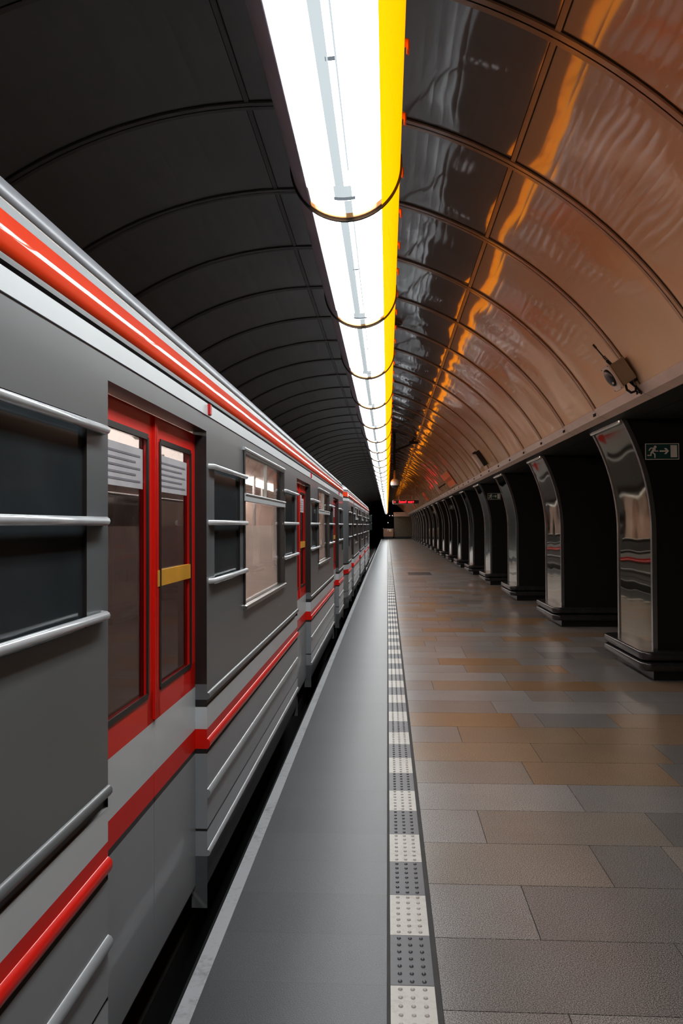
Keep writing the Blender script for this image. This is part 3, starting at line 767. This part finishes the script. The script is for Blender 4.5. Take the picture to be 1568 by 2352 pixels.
# wall loudspeakers further on
for (ratio, y, side, lbl) in ((.70, 16.6, 1, 'slim white wall speaker on a black bracket, between camera and orange banners'), (.70, 27.6, 0, 'white wall speaker on a thin arm beyond the nearest orange banner')):
    a = ofz(ratio); O, N, T = frame_at(a)
    root = thing('wall_speaker', (O.x, y, O.z), lbl, 'speaker', 'slim wall speakers on the vault')
    if side:
        m = MB(); m.bbox(-.16, .16, -.10, .02, .14, .20, .01); oriented(m, O, N, T, y, None); obj('case', m, M['white_pl'], root)
        m = MB(); m.box(-.18, .17, .03, .11, .0, .10); m.box(-.20, -.14, -.02, .06, .08, .16); oriented(m, O, N, T, y, None); obj('bracket', m, M['iron'], root)
    else:
        m = MB(); m.bbox(-.24, .18, -.10, .02, .28, .36, .01); oriented(m, O, N, T, y, None); obj('case', m, M['cream_box'], root)
        m = MB(); m.box(-.03, .01, -.02, .02, 0, .28); m.box(-.07, .06, -.04, .04, .26, .285); oriented(m, O, N, T, y, None); obj('bracket', m, M['iron'], root)

# orange station-name banners across two bays
for i, yc in enumerate((25.1, 40.6, 60.2, 77.0)):
    yc = RIB0 + RIB*round((yc-RIB0)/RIB)
    a0, a1 = ofz(.896), ofz(.597)
    O, N, T = frame_at((a0+a1)/2)
    root = thing('orange_banner', (O.x, yc, O.z), ['nearest orange banner with dark lettering on the vault, beside the white wall speaker', 'second orange banner down the vault, above the right of the red display', 'third orange banner down the vault, just below the red display', 'farthest orange banner on the vault, near the end wall'][i], 'banner', 'orange banners on the vault')
    m = MB(); m.sweep(arc(a0, a1, R-.024, 8), yc-1.2, yc+1.2, 0, True); m.sweep(arc(a0, a1, R-.019, 8), yc-1.2, yc+1.2, 0, True)
    obj('sheet', m, M['orange'], root)
    m = MB(); w = .018/R
    m.sweep(arc(a0-w, a0, R-.028, 1), yc-1.22, yc+1.22); m.sweep(arc(a1, a1+w, R-.028, 1), yc-1.22, yc+1.22)
    for s in (-1, 1): m.sweep(arc(a0, a1, R-.028, 8), yc+s*1.21-.012, yc+s*1.21+.012, 0, True)
    obj('frame', m, M['cream_box'], root)
    m = MB(); da = a1-a0
    random.seed(5)
    for j in range(9):                                                # the photo shows the lettering only as dark upright strokes
        y = yc + .98 - j*.235 + (.0 if j < 4 else -.06)
        for dy in (0., .075, .12):
            if random.random() < .8: m.sweep(arc(a0+da*.40, a0+da*.64, R-.0265, 3), y-dy-.03, y-dy)
        q = a0+da*random.choice((.40, .51, .62)); m.sweep(arc(q, q+da*.03, R-.0265, 1), y-.14, y)
    obj('lettering', m, M['orange_ink'], root)
    m = MB(); m.sweep(arc(a0, a1, R-.027, 6), yc-.012, yc+.012); obj('centre_joint', m, M['orange_ink'], root)

# round speakers in the vault
for i, y in enumerate((10.85, 29.0, 41.5)):
    a = ang(.115); O, N, T = frame_at(a)
    root = thing('round_speaker', (O.x, y, O.z), 'round dark ceiling speaker half hidden behind the lamps, %s from the camera' % ordinal(i+1), 'speaker', 'round ceiling speakers')
    m = MB(); m.lathe([(.112,0),(.112,.03),(.095,.036),(.092,.025)], (0,0,0), 'z', 36); oriented(m, O, N, T, y, None); obj('rim', m, M['tan_rim'], root)
    m = MB(); m.lathe([(.094,.022),(.05,.027),(0,.028)], (0,0,0), 'z', 36); oriented(m, O, N, T, y, None); obj('grille', m, M['grille'], root)

# dome camera on its pole
yc = 23.6
root = thing('dome_camera', (.22, yc, EYE+1.1), 'white dome camera hanging from a black braced pole beside the lamps', 'camera')
m = MB(); zt = vp(ang(.22))[1]; m.tube([(.22,yc,EYE+1.32),(.22,yc,EYE+1.62)], .03, 10, 1); m.tube([(.22,yc,EYE+1.62),(.22,yc,zt)], .042, 10)
x2, z2 = vp(ang(.78)); m.tube([(.22,yc,EYE+2.20),(.66,yc,z2-.16),(x2+.02,yc,z2+.02)], .034, 8); m.bbox(.14, .34, yc-.07, yc+.07, zt-.05, zt+.02, .01); m.bbox(.66, .92, yc-.06, yc+.06, z2-.13, z2-.04, .01); m.bbox(.18, .31, yc-.05, yc+.05, EYE+2.12, EYE+2.26, .01)
obj('braced_pole', m, [M['iron'], M['pole_tan']], root)
m = MB(); m.lathe([(.03,.16),(.06,.15),(.105,.10),(.12,.04),(.12,-.01),(.112,-.03),(.105,-.04)], (.22,yc,EYE+1.21), 'z', 32); obj('shroud', m, M['white_pl'], root)
m = MB(); m.lathe([(.104,-.035),(.10,-.06),(.08,-.095),(.045,-.115),(0,-.122)], (.22,yc,EYE+1.21), 'z', 32); obj('lens_dome', m, M['black'], root)

# red dot-matrix display
ys = 42.0; X0, X1, Z0, Z1 = .275, 1.665, EYE+1.085, EYE+1.315
root = thing('train_display', ((X0+X1)/2, ys, Z0), 'black hanging display with red dot-matrix destination text', 'display')
m = MB(); m.bbox(X0, X1, ys, ys+.16, Z0, Z1, .02); obj('case', m, M['cream_box'], root)
m = MB(); m.box(X0+.045, X1-.01, ys-.004, ys+.002, Z0+.032, Z1-.018); obj('screen', m, M['black'], root)
FONT = {'C':['01110','10001','10000','10000','10000','10001','01110'],'E':['11111','10000','10000','11110','10000','10000','11111'],'R':['11110','10001','10001','11110','10100','10010','10001'],
 'N':['10001','11001','10101','10101','10011','10001','10001'],'Y':['10001','10001','01010','00100','00100','00100','00100'],'M':['10001','11011','10101','10101','10001','10001','10001'],
 'O':['01110','10001','10001','10001','10001','10001','01110'],'S':['01111','10000','10000','01110','00001','00001','11110'],'T':['11111','00100','00100','00100','00100','00100','00100']}
m = MB(); px = (X1-X0-.055)/95; zt = Z1-.030
def dot(c, r): 
    x = X0+.05+c*px; z = zt-(r+1)*px*.98
    m.box(x+px*.02, x+px*.98, ys-.008, ys-.003, z+px*.02, z+px*.96)
for c, r in [(c, 5) for c in range(0, 8)] + [(5,3),(6,4),(6,6),(5,7),(4,2),(4,8),(5,4),(5,6)]: dot(c, r)
col = 20
for ch, acc in (('C','v'),('E',''),('R',''),('N',''),('Y','/')):
    for r, row in enumerate(FONT[ch]):
        for c, b in enumerate(row):
            if b == '1': dot(col+c, r+3)
    if acc == 'v': [dot(col+c, r) for c, r in ((1,0),(3,0),(2,1))]
    if acc == '/': [dot(col+c, r) for c, r in ((3,0),(2,1))]
    col += 6
col = 54
for ch in 'MOST':
    for r, row in enumerate(FONT[ch]):
        for c, b in enumerate(row):
            if b == '1': dot(col+c, r+3)
    col += 6
obj('red_lettering', m, M['led'], root)
m = MB(); zb = EYE+1.54
m.tube([(.47,ys+.08,zb),(1.47,ys+.08,zb)], .022, 8)
for x in (.47, 1.47): m.tube([(x,ys+.08,zb-.02),(x,ys+.08,vp(ang(x))[1])], .022, 8)
for x in (.62, 1.32): m.tube([(x,ys+.08,Z1-.01),(x,ys+.08,zb)], .028, 8)
obj('hanging_frame', m, M['pole_tan'], root)

# cabinet closing the platform end
yb = YEND - .9
root = thing('barrier_cabinet', (.095, yb, 0), 'brown barrier cabinet with warning stickers at the far platform end', 'cabinet')
m = MB(); m.bbox(-.47, .66, yb, yb+.30, .27, 1.17, .015); obj('panel', m, M['panel_brown'], root)
m = MB(); m.box(-.42, .61, yb+.04, yb+.26, 0, .27); obj('base', m, M['black'], root)
m = MB(); m.box(-.03, .42, yb-.006, yb+.001, .86, 1.13, 0); m.lathe([(0,-.009),(.075,-.009)], (.08,yb,.90), 'y', 20, 1)
m.add([(.19,yb-.009,.84),(.42,yb-.009,.84),(.305,yb-.009,1.06)], [(0,1,2)], 2); m.box(.29, .32, yb-.012, yb-.009, .92, .99, 3); m.box(.0, .14, yb-.009, yb-.007, 1.0, 1.03, 3)
obj('warning_sticker', m, [M['white_pl'], M['haz_red'], M['haz_yellow'], M['black']], root)
m = MB(); m.bbox(-.50, -.44, yb-.03, yb+.03, 1.14, 1.22, .01); obj('corner_cap', m, M['white_pl'], root)

# pinpoint lamps in the tunnel mouth
for i, (x, y, z) in enumerate(((.26, 97, 2.72), (.60, 97, 2.72), (.06, 97, 1.86))):
    root = thing('tunnel_light', (x, y+.1, z), ['tiny pale tunnel light beside the end of the lamp row', 'tiny tunnel light next to the end wall header', 'small dim tunnel light above the brown barrier cabinet'][i], 'light', 'tiny lights in the tunnel mouth')
    m = MB(); m.lathe([(0,-.02),(.035,-.02),(.045,0),(.045,.08)], (x,y,z), 'y', 12, 0); obj('lens', m, M['pinpoint'], root)
    m = MB(); m.tube([(x,y+.08,z),(x,y+.16,z),(x+.03,y+.16,vp(ang(x), rt)[1])], .02, 6); m.box(x-.06, x+.06, y+.02, y+.1, z-.06, z+.06); obj('bracket', m, M['iron'], root)

# floor grating
m = MB()
root = thing('floor_grate', (1.02, 26.0, 0), 'dark slotted metal grate set in the platform paving', 'grate')
m.box(.66, 1.40, 25.4, 26.7, -.02, .002, 0); obj('pit', m, M['groove'], root)
m = MB(); n = 18
for k in range(n): m.box(.67+.72*k/n, .67+.72*k/n+.017, 25.42, 26.68, 0, .006)
for yy in (25.4, 26.03, 26.67): m.box(.66, 1.40, yy, yy+.03, 0, .006)
obj('bars', m, M['rail'], root)

# ------------------------------------------------------------------ camera, world, render
cam = bpy.data.cameras.new('camera'); co = bpy.data.objects.new('camera', cam); C.objects.link(co)
F = 1820.; cam.sensor_fit = 'VERTICAL'; cam.sensor_height = 36; cam.sensor_width = 24; cam.lens = 36*F/2352; cam.clip_start = .05; cam.clip_end = 400
th, ph, ro = math.atan(105.5/F), math.atan(30/F), .005
fw = Vector((-math.sin(th)*math.cos(ph), math.cos(th)*math.cos(ph), math.sin(ph))); rt_ = Vector((math.cos(th), math.sin(th), 0)); up = rt_.cross(fw)
r2 = rt_*math.cos(ro) - up*math.sin(ro); u2 = up*math.cos(ro) + rt_*math.sin(ro)
mw = Matrix((r2, u2, -fw)).transposed().to_4x4(); mw.translation = Vector((0, 0, EYE)); co.matrix_world = mw
S = bpy.context.scene; S.camera = co
w = bpy.data.worlds.new('world'); S.world = w; w.use_nodes = True; w.node_tree.nodes['Background'].inputs[0].default_value = (0, 0, 0, 1); w.node_tree.nodes['Background'].inputs[1].default_value = 0
vs = S.view_settings; vs.view_transform = 'Standard'; vs.look = 'None'; vs.gamma = 1; vs.use_curve_mapping = False; vs.exposure = 1.0
cy = S.cycles
cy.use_denoising = True; cy.max_bounces = 8; cy.diffuse_bounces = 4; cy.glossy_bounces = 5; cy.transparent_max_bounces = 12; cy.sample_clamp_indirect = 6.; cy.caustics_reflective = False
